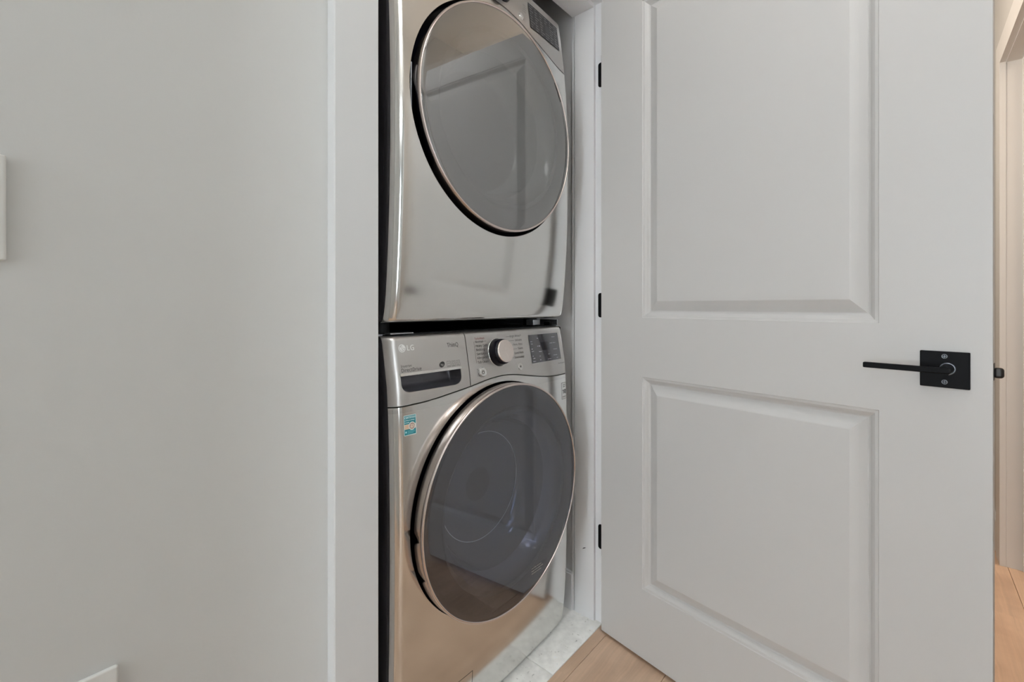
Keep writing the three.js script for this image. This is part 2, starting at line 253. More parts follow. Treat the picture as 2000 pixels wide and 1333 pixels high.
// ---------------------------------------------------------------- the open two-panel door
const DW = 0.861, DT = 2.042, DB = 0.010;
const door = new THREE.Group(); door.name = 'door_1'; door.position.set(1.2767, 0, -0.7366); door.rotation.y = Math.atan2(-0.9877, -0.1562);
door.userData = { kind: 'structure', label: 'white two-panel door standing open with a black lever handle' }; scene.add(door); door.updateMatrixWorld(true);
const PANELS = [[0.1528, 0.7035, 1.0156, 1.952], [0.1528, 0.7035, 0.2147, 0.840]];
{
  const s = new THREE.Shape([[0, DB], [DW, DB], [DW, DT], [0, DT]].map((p) => new THREE.Vector2(...p)));
  for (const [a, b, c, d] of PANELS) s.holes.push(new THREE.Path([[a, c], [a, d], [b, d], [b, c]].map((p) => new THREE.Vector2(...p))));
  const g = new THREE.ExtrudeGeometry(s, { depth: 0.0334, bevelEnabled: true, bevelThickness: 0.0008, bevelSize: 0.0008, bevelOffset: -0.0008, bevelSegments: 2, curveSegments: 2 }); g.translate(0, 0, -0.0342);
  part(door, 'door_slab', g, M.door);
  const PROFILE = [[-0.0006, -0.0006], [0.001, -0.0022], [0.0065, -0.0030], [0.0085, -0.0046], [0.0115, -0.0072], [0.0150, -0.0112], [0.0185, -0.0134], [0.0205, -0.0137], [0.0228, -0.0125], [0.034, -0.0066], [0.0465, -0.0012], [0.0485, -0.0006], [0.056, -0.0004]];
  const panelGeo = (a, b, c, d, sign) => {
    const P = [], add = (p, q, r, u) => { P.push(p, q, r, p, r, u); };
    const ring = (k) => { const [w, dz] = PROFILE[k], z = sign > 0 ? dz : -0.035 - dz; return [[a + w, c + w, z], [b - w, c + w, z], [b - w, d - w, z], [a + w, d - w, z]]; };
    for (let k = 0; k < PROFILE.length - 1; k++) { const o = ring(k), i = ring(k + 1); for (let e = 0; e < 4; e++) { const f = (e + 1) % 4; if (sign > 0) add(o[e], o[f], i[f], i[e]); else add(o[f], o[e], i[e], i[f]); } }
    const m = ring(PROFILE.length - 1); if (sign > 0) add(m[0], m[1], m[2], m[3]); else add(m[1], m[0], m[3], m[2]);
    const G = new THREE.BufferGeometry(); G.setAttribute('position', new THREE.Float32BufferAttribute(P.flat(), 3)); G.setAttribute('uv', new THREE.Float32BufferAttribute(P.flatMap((p) => [p[0], p[1]]), 2)); G.computeVertexNormals(); return G;
  };
  for (const q of PANELS) part(door, 'door_panel', merge([panelGeo(...q, 1), panelGeo(...q, -1)]), M.door);
  // hinges: leaf on the jamb, barrel and leaf on the door edge, built where they stand and put under the door
  const inv = door.matrixWorld.clone().invert();
  for (const [y0, y1] of [[1.776, 1.8565], [1.012, 1.093], [0.245, 0.3255]]) {
    const r = 0.009, s2 = new THREE.Shape(); s2.moveTo(0.7305, y0); s2.lineTo(0.7707 - r, y0); s2.quadraticCurveTo(0.7707, y0, 0.7707, y0 + r); s2.lineTo(0.7707, y1 - r); s2.quadraticCurveTo(0.7707, y1, 0.7707 - r, y1); s2.lineTo(0.7305, y1); s2.closePath();
    const leaf = new THREE.ExtrudeGeometry(s2, { depth: 0.0022, bevelEnabled: false, curveSegments: 6 }); leaf.rotateY(Math.PI / 2); leaf.translate(JR - 0.0022, 0, 0);   // (n, y, d) -> (d, y, -n)
    const barrel = new THREE.CylinderGeometry(0.0062, 0.0062, y1 - y0 + 0.004, 20); barrel.translate(JR + 0.001, (y0 + y1) / 2, -0.7265);
    const all = merge([leaf, barrel]); all.applyMatrix4(inv);
    const dl = new THREE.BoxGeometry(0.0022, y1 - y0, 0.031); dl.translate(-0.0013, (y0 + y1) / 2, -0.0185);
    part(door, 'hinge', merge([all, dl]), M.black, 'black butt hinge');
  }
  // lever set
  const LS = 0.8005, LY = 0.934;
  const handleSide = (sign) => {
    const z = (d) => (sign > 0 ? d : -0.035 - d);
    const bar = new RoundedBoxGeometry(0.1235, 0.0105, 0.0105, 3, 0.002); bar.translate(0.6885 + 0.1235 / 2, LY + 0.001, z(0.046));
    const neck = new THREE.CylinderGeometry(0.0085, 0.0085, 0.043, 24); neck.rotateX(Math.PI / 2); neck.translate(LS + 0.004, LY + 0.001, z(0.026));
    const h = part(door, 'door_handle', merge([bar, neck]), M.black, 'black lever handle on a square plate');
    const ros = new RoundedBoxGeometry(0.067, 0.0665, 0.008, 2, 0.0015); ros.translate(LS - 0.0005, LY - 0.001, z(0.004)); part(h, 'rosette', ros, M.black);
    const col = new THREE.TorusGeometry(0.0098, 0.0014, 8, 28); col.translate(LS + 0.004, LY + 0.001, z(0.0085)); part(h, 'collar', col, M.screw);
    for (const dy of [0.0235, -0.0235]) { const sc = new THREE.TorusGeometry(0.0036, 0.0007, 8, 20), x1 = new THREE.BoxGeometry(0.005, 0.0009, 0.0006), x2 = new THREE.BoxGeometry(0.0009, 0.005, 0.0006); const g2 = merge([sc, x1, x2]); g2.translate(LS, LY + dy, z(0.0084)); part(h, 'screw', g2, M.screw); }
  };
  handleSide(1); handleSide(-1);
  const fp = new RoundedBoxGeometry(0.0012, 0.030, 0.020, 2, 0.0007); fp.translate(DW + 0.0002, LY, -0.0175);
  const latch = part(door, 'latch', fp, M.bronze);
  const bolt = new RoundedBoxGeometry(0.0135, 0.0185, 0.0125, 4, 0.005); bolt.translate(DW + 0.0058, LY - 0.002, -0.0175); part(latch, 'latch_bolt', bolt, M.bronze);
}

// ---------------------------------------------------------------- switch and outlet plates on the wall at the left
{
  const sw = thing('light_switch', 'white rocker light switch plate cut by the left edge, upper of the two wall plates', 'light switch', [-0.0285, 1.1557, -WN]);
  part(sw, 'plate', rbox(-0.035, 0.035, -0.0575, 0.0575, -0.0055, 0.001, 0.0025), M.plate);
  part(sw, 'rocker', rbox(-0.0165, 0.0165, -0.0335, 0.0335, -0.0085, -0.004, 0.0015), M.plate);
  for (const d of [0.048, -0.048]) { const c = new THREE.CylinderGeometry(0.003, 0.003, 0.001, 16); c.rotateX(Math.PI / 2); c.translate(0, d, 0.0058); part(sw, 'screw', c, M.plate); }
  const ou = thing('wall_plate', 'white wall plate cut by the bottom edge, lower of the two wall plates', 'wall plate', [0.0637, 0.5495, -WN]);
  part(ou, 'plate', rbox(-0.035, 0.035, -0.0575, 0.0575, -0.0055, 0.001, 0.0025), M.plate);
  for (const d of [0.0195, -0.0195]) part(ou, 'socket', rbox(-0.017, 0.017, d - 0.0145, d + 0.0145, -0.0075, -0.004, 0.006), M.plate);
}

// ---------------------------------------------------------------- the two laundry machines
const UC = 0.90, NREF = 0.80, HALF = 0.35, BACK = 0.915;
const ev = new Evaluator(); ev.useGroups = false; ev.attributes = ['position', 'normal', 'uv'];
const brush = (g) => { const b = new Brush(g); b.updateMatrixWorld(); return b; };
const csg = (a, b, op) => ev.evaluate(a, b, op);
const bow = (x) => 0.10 * x * x + 0.012 * x - 0.002;
const ROLL = 0.034, FLAT = HALF - ROLL;
// depth of the pressed front at (x, y); the two sides roll back over the last 5 cm
function frontDepth(nc, x, y) { const ax = Math.abs(x); let d = nc(y) + bow(Math.sign(x) * Math.min(ax, FLAT)); if (ax > FLAT) { const t = Math.min(1, (ax - FLAT) / ROLL); d += 0.10 * (ax * ax - FLAT * FLAT) * 0.5 + 0.040 * (1 - Math.sqrt(1 - t * t)); } return d; }
function frontShell(nc, y0, y1, er) {   // closed solid: curved front, flat back
  const xs = [], K = 12; for (let i = 0; i <= K; i++) xs.push(-FLAT - ROLL * Math.cos(i / K * Math.PI / 2)); for (let i = 1; i < 56; i++) xs.push(-FLAT + 2 * FLAT * i / 56); for (let i = 0; i <= K; i++) xs.push(FLAT + ROLL * Math.sin(i / K * Math.PI / 2));
  const ys = [], E = 6; for (let i = 0; i <= E; i++) ys.push([y0 + er - er * Math.cos(i / E * Math.PI / 2), er * (1 - Math.sin(i / E * Math.PI / 2))]); const N = 72; for (let i = 1; i < N; i++) ys.push([y0 + er + (y1 - y0 - 2 * er) * i / N, 0]); for (let i = 0; i <= E; i++) ys.push([y1 - er + er * Math.sin(i / E * Math.PI / 2), er * (1 - Math.cos(i / E * Math.PI / 2))]);
  const nx = xs.length, ny = ys.length, pos = [], idx = [];
  for (const [y, e] of ys) for (const x of xs) pos.push(x, y, -(frontDepth(nc, x, y) + e - NREF));
  const off = nx * ny; for (const [y] of ys) for (const x of xs) pos.push(x, y, -(BACK - NREF));
  const q = (a, b, c, d) => idx.push(a, b, c, a, c, d);
  for (let j = 0; j < ny - 1; j++) for (let i = 0; i < nx - 1; i++) { const a = j * nx + i; q(a, a + 1, a + nx + 1, a + nx); q(off + a + 1, off + a, off + a + nx, off + a + nx + 1); }
  for (let i = 0; i < nx - 1; i++) { q(off + i, off + i + 1, i + 1, i); const t = (ny - 1) * nx + i; q(t, t + 1, off + t + 1, off + t); }
  for (let j = 0; j < ny - 1; j++) { const a = j * nx; q(off + a, a, a + nx, off + a + nx); const b = j * nx + nx - 1; q(b, off + b, off + b + nx, b + nx); }
  const g = new THREE.BufferGeometry(); g.setAttribute('position', new THREE.Float32BufferAttribute(pos, 3)); g.setIndex(idx); 
  // smooth normals on the front only, creased to the sides
  const fr = new THREE.BufferGeometry(); fr.setAttribute('position', new THREE.Float32BufferAttribute(pos.slice(0, off * 3), 3)); const fi = []; for (let k = 0; k < (nx - 1) * (ny - 1); k++) for (let m = 0; m < 6; m++) fi.push(idx[k * 12 + m]); fr.setIndex(fi); fr.computeVertexNormals();
  const flat = g.toNonIndexed(); flat.computeVertexNormals(); const nrm = flat.attributes.normal, uv = new Float32Array(idx.length * 2);
  for (let k = 0; k < idx.length; k++) { const v = idx[k]; const front = k < (nx - 1) * (ny - 1) * 12 && (k % 12) < 6; if (front) nrm.setXYZ(k, fr.attributes.normal.getX(v), fr.attributes.normal.getY(v), fr.attributes.normal.getZ(v)); uv[k * 2] = pos[v * 3]; uv[k * 2 + 1] = pos[v * 3 + 1]; }
  flat.setAttribute('uv', new THREE.BufferAttribute(uv, 2)); return flat;
}
function cutter(outline, z0 = -0.3, z1 = 0.3) { const s = new THREE.Shape(outline.map((p) => new THREE.Vector2(p[0], p[1]))); const g = new THREE.ExtrudeGeometry(s, { depth: z1 - z0, bevelEnabled: false }); g.translate(0, 0, z0); return brush(g); }
const TRIM_X = 0.3425, sideBox = (s, g) => [[s * (TRIM_X - g), -0.3], [s * 0.5, -0.3], [s * 0.5, 1.4], [s * (TRIM_X - g), 1.4]];
const SIDES = brush(merge([cutter(sideBox(1, 0.0004)).geometry, cutter(sideBox(-1, 0.0004).reverse()).geometry]));
function sideTrims(root, shell) { for (const s of [-1, 1]) part(root, 'side_trim', csg(shell, cutter(s > 0 ? sideBox(s, 0) : sideBox(s, 0).reverse()), INTERSECTION).geometry, M.sideTrim, 'dark side edge of the cabinet'); }
function patch(nc, x0, x1, y0, y1, lift, nx = 40, ny = 16, u0 = 0, u1 = 1) {   // thin skin following the front
  const pos = [], uv = [], idx = [];
  for (let j = 0; j <= ny; j++) for (let i = 0; i <= nx; i++) { const u = i / nx, v = j / ny, x = x0 + (x1 - x0) * u, y = y0 + (y1 - y0) * v; pos.push(x, y, -(frontDepth(nc, x, y) - lift - NREF)); uv.push(u0 + (u1 - u0) * u, v); }
  for (let j = 0; j < ny; j++) for (let i = 0; i < nx; i++) { const a = j * (nx + 1) + i; idx.push(a, a + 1, a + nx + 2, a, a + nx + 2, a + nx + 1); }
  const g = new THREE.BufferGeometry(); g.setAttribute('position', new THREE.Float32BufferAttribute(pos, 3)); g.setAttribute('uv', new THREE.Float32BufferAttribute(uv, 2)); g.setIndex(idx); g.computeVertexNormals(); return g;
}
function canvasTex(w, h, draw) { const c = document.createElement('canvas'); c.width = w; c.height = h; const k = c.getContext('2d'); k.clearRect(0, 0, w, h); draw(k); const t = new THREE.CanvasTexture(c); t.colorSpace = THREE.SRGBColorSpace; t.anisotropy = 8; return t; }
const printMat = (tex, rough = 0.4) => std({ map: tex, transparent: true, roughness: rough, side: THREE.FrontSide });
const zAt = (nc, x, y, lift = 0) => -(frontDepth(nc, x, y) - lift - NREF);

// circular door: metal rim ring whose side is scooped by angle, glass, dark border, bowl
function rimRing(R, nr, sideDepth) {
  const seg = 240, prof = [];   // [radius, depth behind the rim face] inner edge -> front bead -> side
  const pos = [], idx = [], rows = 9;
  for (let k = 0; k <= seg; k++) {
    const a = k / seg * Math.PI * 2, D = sideDepth(a), ca = Math.cos(a), sa = Math.sin(a);
    const p = [[R - 0.0062, 0.0030], [R - 0.0058, 0.0008], [R - 0.0042, -0.0004], [R - 0.0022, 0.0], [R - 0.0006, 0.0014], [R, 0.0036], [R + 0.0002, 0.006], [R - 0.0012, Math.max(0.0075, D)], [R - 0.013, Math.max(0.0085, D + 0.002)]];
    for (const [r, d] of p) pos.push(r * ca, r * sa, -(nr + d - NREF));
  }
  for (let k = 0; k < seg; k++) for (let j = 0; j < rows - 1; j++) { const a = k * rows + j, b = a + rows; idx.push(a, b, b + 1, a, b + 1, a + 1); }
  const g = new THREE.BufferGeometry(); g.setAttribute('position', new THREE.Float32BufferAttribute(pos, 3)); g.setIndex(idx.reverse()); g.computeVertexNormals();
  // weld the seam normals
  const nm = g.attributes.normal; for (let j = 0; j < rows; j++) { const b = seg * rows + j, v = new THREE.Vector3(nm.getX(j) + nm.getX(b), nm.getY(j) + nm.getY(b), nm.getZ(j) + nm.getZ(b)).normalize(); nm.setXYZ(j, v.x, v.y, v.z); nm.setXYZ(b, v.x, v.y, v.z); }
  g.setAttribute('uv', new THREE.Float32BufferAttribute(new Float32Array(pos.length / 3 * 2), 2));
  return g;
}
function portDoor(root, cx, cy, R, nr, hole, glass, sideDepth, nPanel) {
  const zf = (n) => -(n - NREF);
  const bez = lathe([[hole - 0.0002, zf(nPanel + 0.016)], [hole - 0.001, zf(nPanel + 0.03)], [hole - 0.006, zf(nPanel + 0.045)], [R - 0.05, zf(nPanel + 0.047)], [R - 0.05, zf(nPanel + 0.05)], [hole + 0.004, zf(nPanel + 0.05)], [hole + 0.004, zf(nPanel + 0.024)]]); bez.translate(cx, cy, 0);
  part(root, 'door_recess', bez, M.bezel, 'black plastic ring recessed around the door');
  const ring = rimRing(R, nr, sideDepth); ring.translate(cx, cy, 0);
  const d = part(root, 'door', ring, M.rim, 'round glass door with a rose gold rim');
  const gl = lathe([[0.0001, zf(nr - 0.0012)], [R * 0.5, zf(nr - 0.0008)], [R - 0.02, zf(nr + 0.0003)], [R - 0.0062, zf(nr + 0.0012)], [R - 0.0062, zf(nr + 0.004)], [0.0001, zf(nr + 0.0035)]].reverse(), 160); gl.translate(cx, cy, 0);
  part(d, 'glass', gl, glass);
  const RB = R * 0.80, bd = lathe([[RB, zf(nr + 0.0050)], [R - 0.008, zf(nr + 0.0050)], [R - 0.008, zf(nr + 0.024)], [R - 0.03, zf(nr + 0.055)], [RB, zf(nr + 0.055)]].reverse()); bd.translate(cx, cy, 0);
  part(d, 'glass_border', bd, M.border);
  const RF = R * 0.66, fg = lathe([[RB + 0.002, zf(nr + 0.0065)], [RB - 0.004, zf(nr + 0.0085)], [RB - 0.009, zf(nr + 0.0115)], [RB - 0.014, zf(nr + 0.015)], [RB - 0.020, zf(nr + 0.0205)], [RB - 0.026, zf(nr + 0.026)], [RB - 0.031, zf(nr + 0.032)], [RF + 0.006, zf(nr + 0.042)], [RF, zf(nr + 0.052)]].reverse(), 160); fg.translate(cx, cy, 0);
  { const p = fg.attributes.position, col = new Float32Array(p.count * 3); for (let i = 0; i < p.count; i++) { const t = Math.min(1, Math.max(0, (RB - Math.hypot(p.getX(i) - cx, p.getY(i) - cy)) / (RB - RF))), v = 0.02 + 0.33 * t * t * (3 - 2 * t); col.set([v * 0.95, v, v * 1.02], i * 3); } fg.setAttribute('color', new THREE.BufferAttribute(col, 3)); }   // the printed dots on the glass fade out inwards
  part(d, 'bowl_flange', fg, M.flange);
  const bw = lathe([[RF, zf(nr + 0.052)], [RF - 0.008, zf(nr + 0.085)], [RF - 0.025, zf(nr + 0.112)], [RF - 0.06, zf(nr + 0.128)], [0.0001, zf(nr + 0.136)]].reverse(), 160); bw.translate(cx, cy, 0);
  part(d, 'door_bowl', bw, M.bowl);
  const lip = new THREE.TorusGeometry(RF - 0.048, 0.0011, 8, 128); lip.translate(cx, cy, zf(nr + 0.119)); part(d, 'bowl_lip', lip, M.lip);
  return d;
}
const tri = (x, a, b) => { const t = Math.min(1, Math.max(0, (x - a) / (b - a))); return t * t * (3 - 2 * t); };

// ---- washer
{
  const W = thing('washing_machine', 'graphite steel front-load washing machine at the bottom of the stack', 'washing machine', [UC, 0, -NREF]);
  const nc = hermite([[-0.02, 0.843], [0.03, 0.838], [0.1, 0.830], [0.25, 0.823], [0.5, 0.819], [0.7, 0.821], [0.86, 0.829], [0.92, 0.839], [0.965, 0.848], [1.0, 0.856]]);
  const YB = 0.012, YT = 0.982, CX = 0, CY = 0.544, R = 0.2993, NR = 0.7827, HOLE = 0.3012;
  const edge = hermite([[-0.42, 0.829], [-0.35, 0.829], [-0.29, 0.8295], [-0.24, 0.832], [-0.17, 0.840], [-0.113, 0.847], [-0.05, 0.857], [0.0, 0.8605], [0.05, 0.858], [0.12, 0.847], [0.19, 0.836], [0.25, 0.830], [0.30, 0.829], [0.35, 0.829], [0.42, 0.829]]);
  const line = []; for (let i = 0; i <= 60; i++) { const x = -0.40 + 0.8 * i / 60; line.push([x, edge(x)]); }
  const shellAll = brush(frontShell(nc, YB, YT, 0.010));
  sideTrims(W, shellAll); const shell = csg(shellAll, SIDES, SUBTRACTION);
  const upperCut = cutter([...line.map(([x, y]) => [x, y - 0.0014]), [0.4, 1.2], [-0.4, 1.2]]), lowerCut = cutter([[-0.4, -0.2], [0.4, -0.2], ...line.slice().reverse().map(([x, y]) => [x, y + 0.0014])]);
  const cyl = new THREE.CylinderGeometry(HOLE, HOLE, 0.6, 128); cyl.rotateX(Math.PI / 2); cyl.translate(CX, CY, 0);
  let low = csg(shell, upperCut, SUBTRACTION); low = csg(low, brush(cyl), SUBTRACTION);
  const fl = [[-0.305, 0.04], [-0.108, 0.04], [-0.108, 0.1255], [-0.305, 0.1255]], grow = (d) => [[fl[0][0] - d, fl[0][1] - d], [fl[1][0] + d, fl[1][1] - d], [fl[2][0] + d, fl[2][1] + d], [fl[3][0] - d, fl[3][1] + d]];
  const flap = csg(low, cutter(grow(0)), INTERSECTION); low = csg(low, cutter(grow(0.0016)), SUBTRACTION);
  part(W, 'front_panel', low.geometry, M.steel); part(W, 'filter_cover', flap.geometry, M.steel);
  let top = csg(shell, lowerCut, SUBTRACTION);
  const SX = -0.1145, drawerCut = cutter([[SX - 0.0011, 0.7], [0.45, 0.7], [0.45, 1.2], [SX - 0.0011, 1.2]]), restCut = cutter([[-0.45, 0.7], [SX + 0.0011, 0.7], [SX + 0.0011, 1.2], [-0.45, 1.2]]);
  let drawer = csg(top, drawerCut, SUBTRACTION); const panel = csg(top, restCut, SUBTRACTION);
  const HX0 = -0.315, HX1 = -0.142, HY0 = 0.8575, HY1 = 0.8965;
  const hs = new THREE.Shape(); hs.moveTo(HX0, HY1); hs.lineTo(HX0, HY0 + 0.022); hs.quadraticCurveTo(HX0, HY0, HX0 + 0.026, HY0); hs.lineTo(HX1 - 0.026, HY0); hs.quadraticCurveTo(HX1, HY0, HX1, HY0 + 0.022); hs.lineTo(HX1, HY1); hs.closePath();
  const pz = zAt(nc, -0.23, 0.877), hg = new THREE.ExtrudeGeometry(hs, { depth: 0.2, bevelEnabled: false, curveSegments: 10 }); hg.translate(0, 0, pz - 0.058);
  drawer = csg(drawer, brush(hg), SUBTRACTION);
  const dr = part(W, 'detergent_drawer', drawer.geometry, M.panelSteel);
  // concave pocket lining
  { const pos = [], uv = [], idx = [], NX = 24, NY = 14, hw = (HX1 - HX0) / 2, hc = (HX0 + HX1) / 2;
    for (let j = 0; j <= NY; j++) for (let i = 0; i <= NX; i++) { const v = j / NY, u = i / NX * 2 - 1; const y = HY0 + 0.0004 + (HY1 - HY0 - 0.0008) * v, inset = v < 0.45 ? (1 - Math.sqrt(1 - (1 - v / 0.45) ** 2)) * 0.02 : 0, x = hc + u * (hw - 0.0006 - inset);
      const dx = Math.min(1, (1 - Math.abs(u)) / 0.10), dy = Math.min(1, v / 0.4); const dep = 0.031 * Math.sqrt(Math.max(0, 1 - (1 - dx) ** 2)) * Math.sqrt(Math.max(0, 1 - (1 - dy) ** 2)); pos.push(x, y, zAt(nc, x, y, -0.0012) - dep); uv.push(u, v); }
    for (let j = 0; j < NY; j++) for (let i = 0; i < NX; i++) { const a = j * (NX + 1) + i; idx.push(a, a + 1, a + NX + 2, a, a + NX + 2, a + NX + 1); }
    const g = new THREE.BufferGeometry(); g.setAttribute('position', new THREE.Float32BufferAttribute(pos, 3)); g.setAttribute('uv', new THREE.Float32BufferAttribute(uv, 2)); g.setIndex(idx); g.computeVertexNormals(); part(dr, 'handle_pocket', g, M.pocket); }
  const lip = patch(nc, HX0 - 0.001, HX1 + 0.001, 0.8945, 0.9005, 0.0022, 20, 4); part(dr, 'handle_trim', lip, M.chrome, 'bright chrome strip over the drawer handle');
  const cp = part(W, 'control_panel', panel.geometry, M.panelSteel);
  // printed legends
  const px0 = -0.345, px1 = 0.345, py0 = 0.815, py1 = 0.978, PW = 2048, PH = Math.round(2048 * (py1 - py0) / (px1 - px0)), sc = PW / (px1 - px0);
  const X = (x) => (x - px0) * sc, Y = (y) => (py1 - y) * sc;
  const legend = (x0, x1) => canvasTex(PW, PH, (k) => {
    k.save(); k.beginPath(); k.rect(X(x0), 0, X(x1) - X(x0), PH); k.clip();
    const dark = '#2e2c2b', text = (s, x, y, h, col = dark, al = 'left', w = 'normal') => { k.fillStyle = col; k.font = w + ' ' + Math.round(h * sc) + 'px sans-serif'; k.textAlign = al; k.textBaseline = 'middle'; k.fillText(s, X(x), Y(y)); };
    k.fillStyle = '#efefed'; k.beginPath(); k.arc(X(-0.3035), Y(0.955), 0.0092 * sc, 0, 7); k.fill();
    k.strokeStyle = '#a4a19d'; k.lineWidth = 2.2; k.beginPath(); k.arc(X(-0.3035), Y(0.955), 0.0066 * sc, Math.PI * 0.0, Math.PI * 1.5); k.lineTo(X(-0.3035), Y(0.955)); k.stroke(); k.beginPath(); k.moveTo(X(-0.3035), Y(0.9585)); k.lineTo(X(-0.3035), Y(0.9515)); k.lineTo(X(-0.3010), Y(0.9515)); k.moveTo(X(-0.3005), Y(0.955)); k.lineTo(X(-0.2972), Y(0.955)); k.stroke(); k.fillStyle = '#a4a19d'; k.beginPath(); k.arc(X(-0.3068), Y(0.9585), 3, 0, 7); k.fill();
    text('LG', -0.2925, 0.955, 0.0175, '#efefed', 'left', 'bold');
    text('ThinQ', -0.1765, 0.954, 0.0135, '#1d1b1a');
    text('Inverter', -0.312, 0.9155, 0.008, '#3a3836'); text('DirectDrive', -0.312, 0.9065, 0.0108, '#232120');
    k.fillStyle = '#262423'; k.beginPath(); k.ellipse(X(-0.1985), Y(0.9098), 0.0085 * sc, 0.0062 * sc, -0.5, 0, 7); k.fill(); k.fillStyle = '#aaa7a2'; k.font = 'bold ' + Math.round(0.007 * sc) + 'px sans-serif'; k.textAlign = 'center'; k.fillText('hp', X(-0.1985), Y(0.9096));
    k.strokeStyle = '#4c4a48'; k.lineWidth = 1.6; [-0.1835, -0.1685, -0.154].forEach((x, i) => { k.strokeRect(X(x), Y(0.9155), 0.011 * sc, 0.0125 * sc); k.beginPath(); if (i === 0) { k.moveTo(X(x + 0.002), Y(0.911)); k.lineTo(X(x + 0.009), Y(0.911)); } else k.arc(X(x + 0.0055), Y(0.9105), 0.0028 * sc, 0, 7); k.moveTo(X(x + 0.002), Y(0.905)); k.lineTo(X(x + 0.009), Y(0.905)); k.stroke(); });
    text('TurboWash', -0.0825, 0.9645, 0.0072, '#b0706a');
    const L = ['Normal', 'Heavy Duty', 'Bedding', 'Sanitary', 'Allergiene\u2122', 'Tub Clean'], Rr = ['Bright Whites\u2122', 'Delicates', 'Perm. Press', 'Towels', 'Speed Wash', 'Downloaded'];
    k.strokeStyle = '#5a5755'; k.lineWidth = 1.8;
    for (let i = 0; i < 6; i++) { const y = 0.9565 - i * 0.0105; text(L[i], -0.0825, y, 0.0086, '#3b3836'); const e = -0.0825 + [0.026, 0.043, 0.031, 0.030, 0.040, 0.036][i]; k.beginPath(); k.moveTo(X(e + 0.002), Y(y)); k.lineTo(X(-0.04), Y(y)); k.stroke();
      const y2 = 0.9635 - i * 0.0120; text(Rr[i], 0.109, y2, 0.0078, '#4a4744', 'right'); const e2 = 0.109 - [0.052, 0.034, 0.042, 0.026, 0.044, 0.045][i]; k.beginPath(); k.moveTo(X(e2 - 0.002), Y(y2)); k.lineTo(X(0.04), Y(y2)); k.stroke(); }
    k.beginPath(); k.moveTo(X(-0.0865), Y(0.9575)); k.lineTo(X(-0.0865), Y(0.902)); k.stroke();
    k.lineWidth = 1.6; for (let i = 0; i < 4; i++) { k.beginPath(); k.arc(X(-0.0865 + (i % 2) * 0.0045), Y(0.886 - i * 0.003), 0.0016 * sc, 0, 7); k.stroke(); } text('3 sec.', -0.0885, 0.8705, 0.005, '#4a4744');
    text('\u25AF', 0.274, 0.8665, 0.0085, '#3b3836'); text('SmartDiagnosis', 0.2825, 0.8665, 0.0056, '#3b3836');
    k.restore();
  });
  const cpTex = legend(SX + 0.001, 0.345), drTex = legend(-0.345, SX - 0.001);
  part(cp, 'panel_print', patch(nc, SX + 0.0015, px1, py0, py1, 0.0005, 64, 24, (SX + 0.0015 - px0) / (px1 - px0), 1), printMat(cpTex, 0.35));
  part(dr, 'drawer_print', patch(nc, px0, SX - 0.0015, py0, py1, 0.0005, 48, 24, 0, (SX - 0.0015 - px0) / (px1 - px0)), printMat(drTex, 0.35));
  // display
  const disp = canvasTex(1024, 532, (k) => {
    k.fillStyle = '#3a3a40'; k.fillRect(0, 0, 1024, 532); k.fillStyle = '#d0d0d4'; k.font = '26px sans-serif'; k.textBaseline = 'middle'; k.textAlign = 'left';
    [['Wash', 0.03, 0.24], ['Temp.', 0.03, 0.32], ['Spin', 0.03, 0.5], ['Speed', 0.03, 0.58], ['Soil', 0.03, 0.75], ['Level', 0.05, 0.83], ['Options', 0.03, 0.94], ['Hot', 0.25, 0.14], ['Ex. High', 0.23, 0.42], ['Medium', 0.26, 0.62], ['Low', 0.25, 0.78], ['Off', 0.26, 0.92], ['Tub Clean', 0.76, 0.14], ['Add Item   Remote', 0.66, 0.36], ['Control Lock', 0.76, 0.6], ['Delay Wash', 0.74, 0.82], ['Steam', 0.55, 0.75], ['Extra Rinse', 0.52, 0.93], ['Wi-Fi', 0.84, 0.93]].forEach(([s, x, y]) => k.fillText(s, x * 1024, y * 532));
    k.fillStyle = '#222228'; k.fillRect(330, 150, 330, 170); k.strokeStyle = '#77777d'; k.lineWidth = 2; k.strokeRect(330, 150, 330, 170);
  });
  part(cp, 'display', patch(nc, 0.143, 0.303, 0.8795, 0.9630, 0.0012, 24, 10), phys({ map: disp, roughness: 0.08, clearcoat: 1, clearcoatRoughness: 0.03 }), 'dark grey touch display');
  const btn = (x, y, r) => { const g = lathe([[0.0001, 0.0022], [r - 0.0016, 0.0024], [r - 0.0006, 0.0017], [r, -0.002]].reverse(), 40); const ring = new THREE.TorusGeometry(r + 0.0008, 0.0006, 8, 48); const m = merge([g, ring]); m.rotateX(-0.22); m.translate(x, y, zAt(nc, x, y, 0.0006)); const bt = part(cp, 'button', m, M.button);
    const ic = canvasTex(128, 128, (k) => { k.strokeStyle = k.fillStyle = '#4a4744'; k.lineWidth = 9; if (x < 0) { k.beginPath(); k.arc(64, 68, 34, -1.05, Math.PI + 1.05); k.moveTo(64, 24); k.lineTo(64, 62); k.stroke(); } else { k.beginPath(); k.moveTo(36, 34); k.lineTo(80, 64); k.lineTo(36, 94); k.fill(); k.fillRect(84, 34, 10, 60); } });
    const ig = new THREE.PlaneGeometry(r * 1.25, r * 1.25); ig.translate(0, 0, 0.0029); ig.rotateX(-0.22); ig.translate(x, y, zAt(nc, x, y, 0.0006)); part(bt, 'icon', ig, printMat(ic, 0.4)); };
  btn(-0.069, 0.878, 0.0118); btn(0.084, 0.877, 0.0098);
  const KX = 0, KY = 0.9235, kz = zAt(nc, KX, KY, 0), tilt = -0.2;
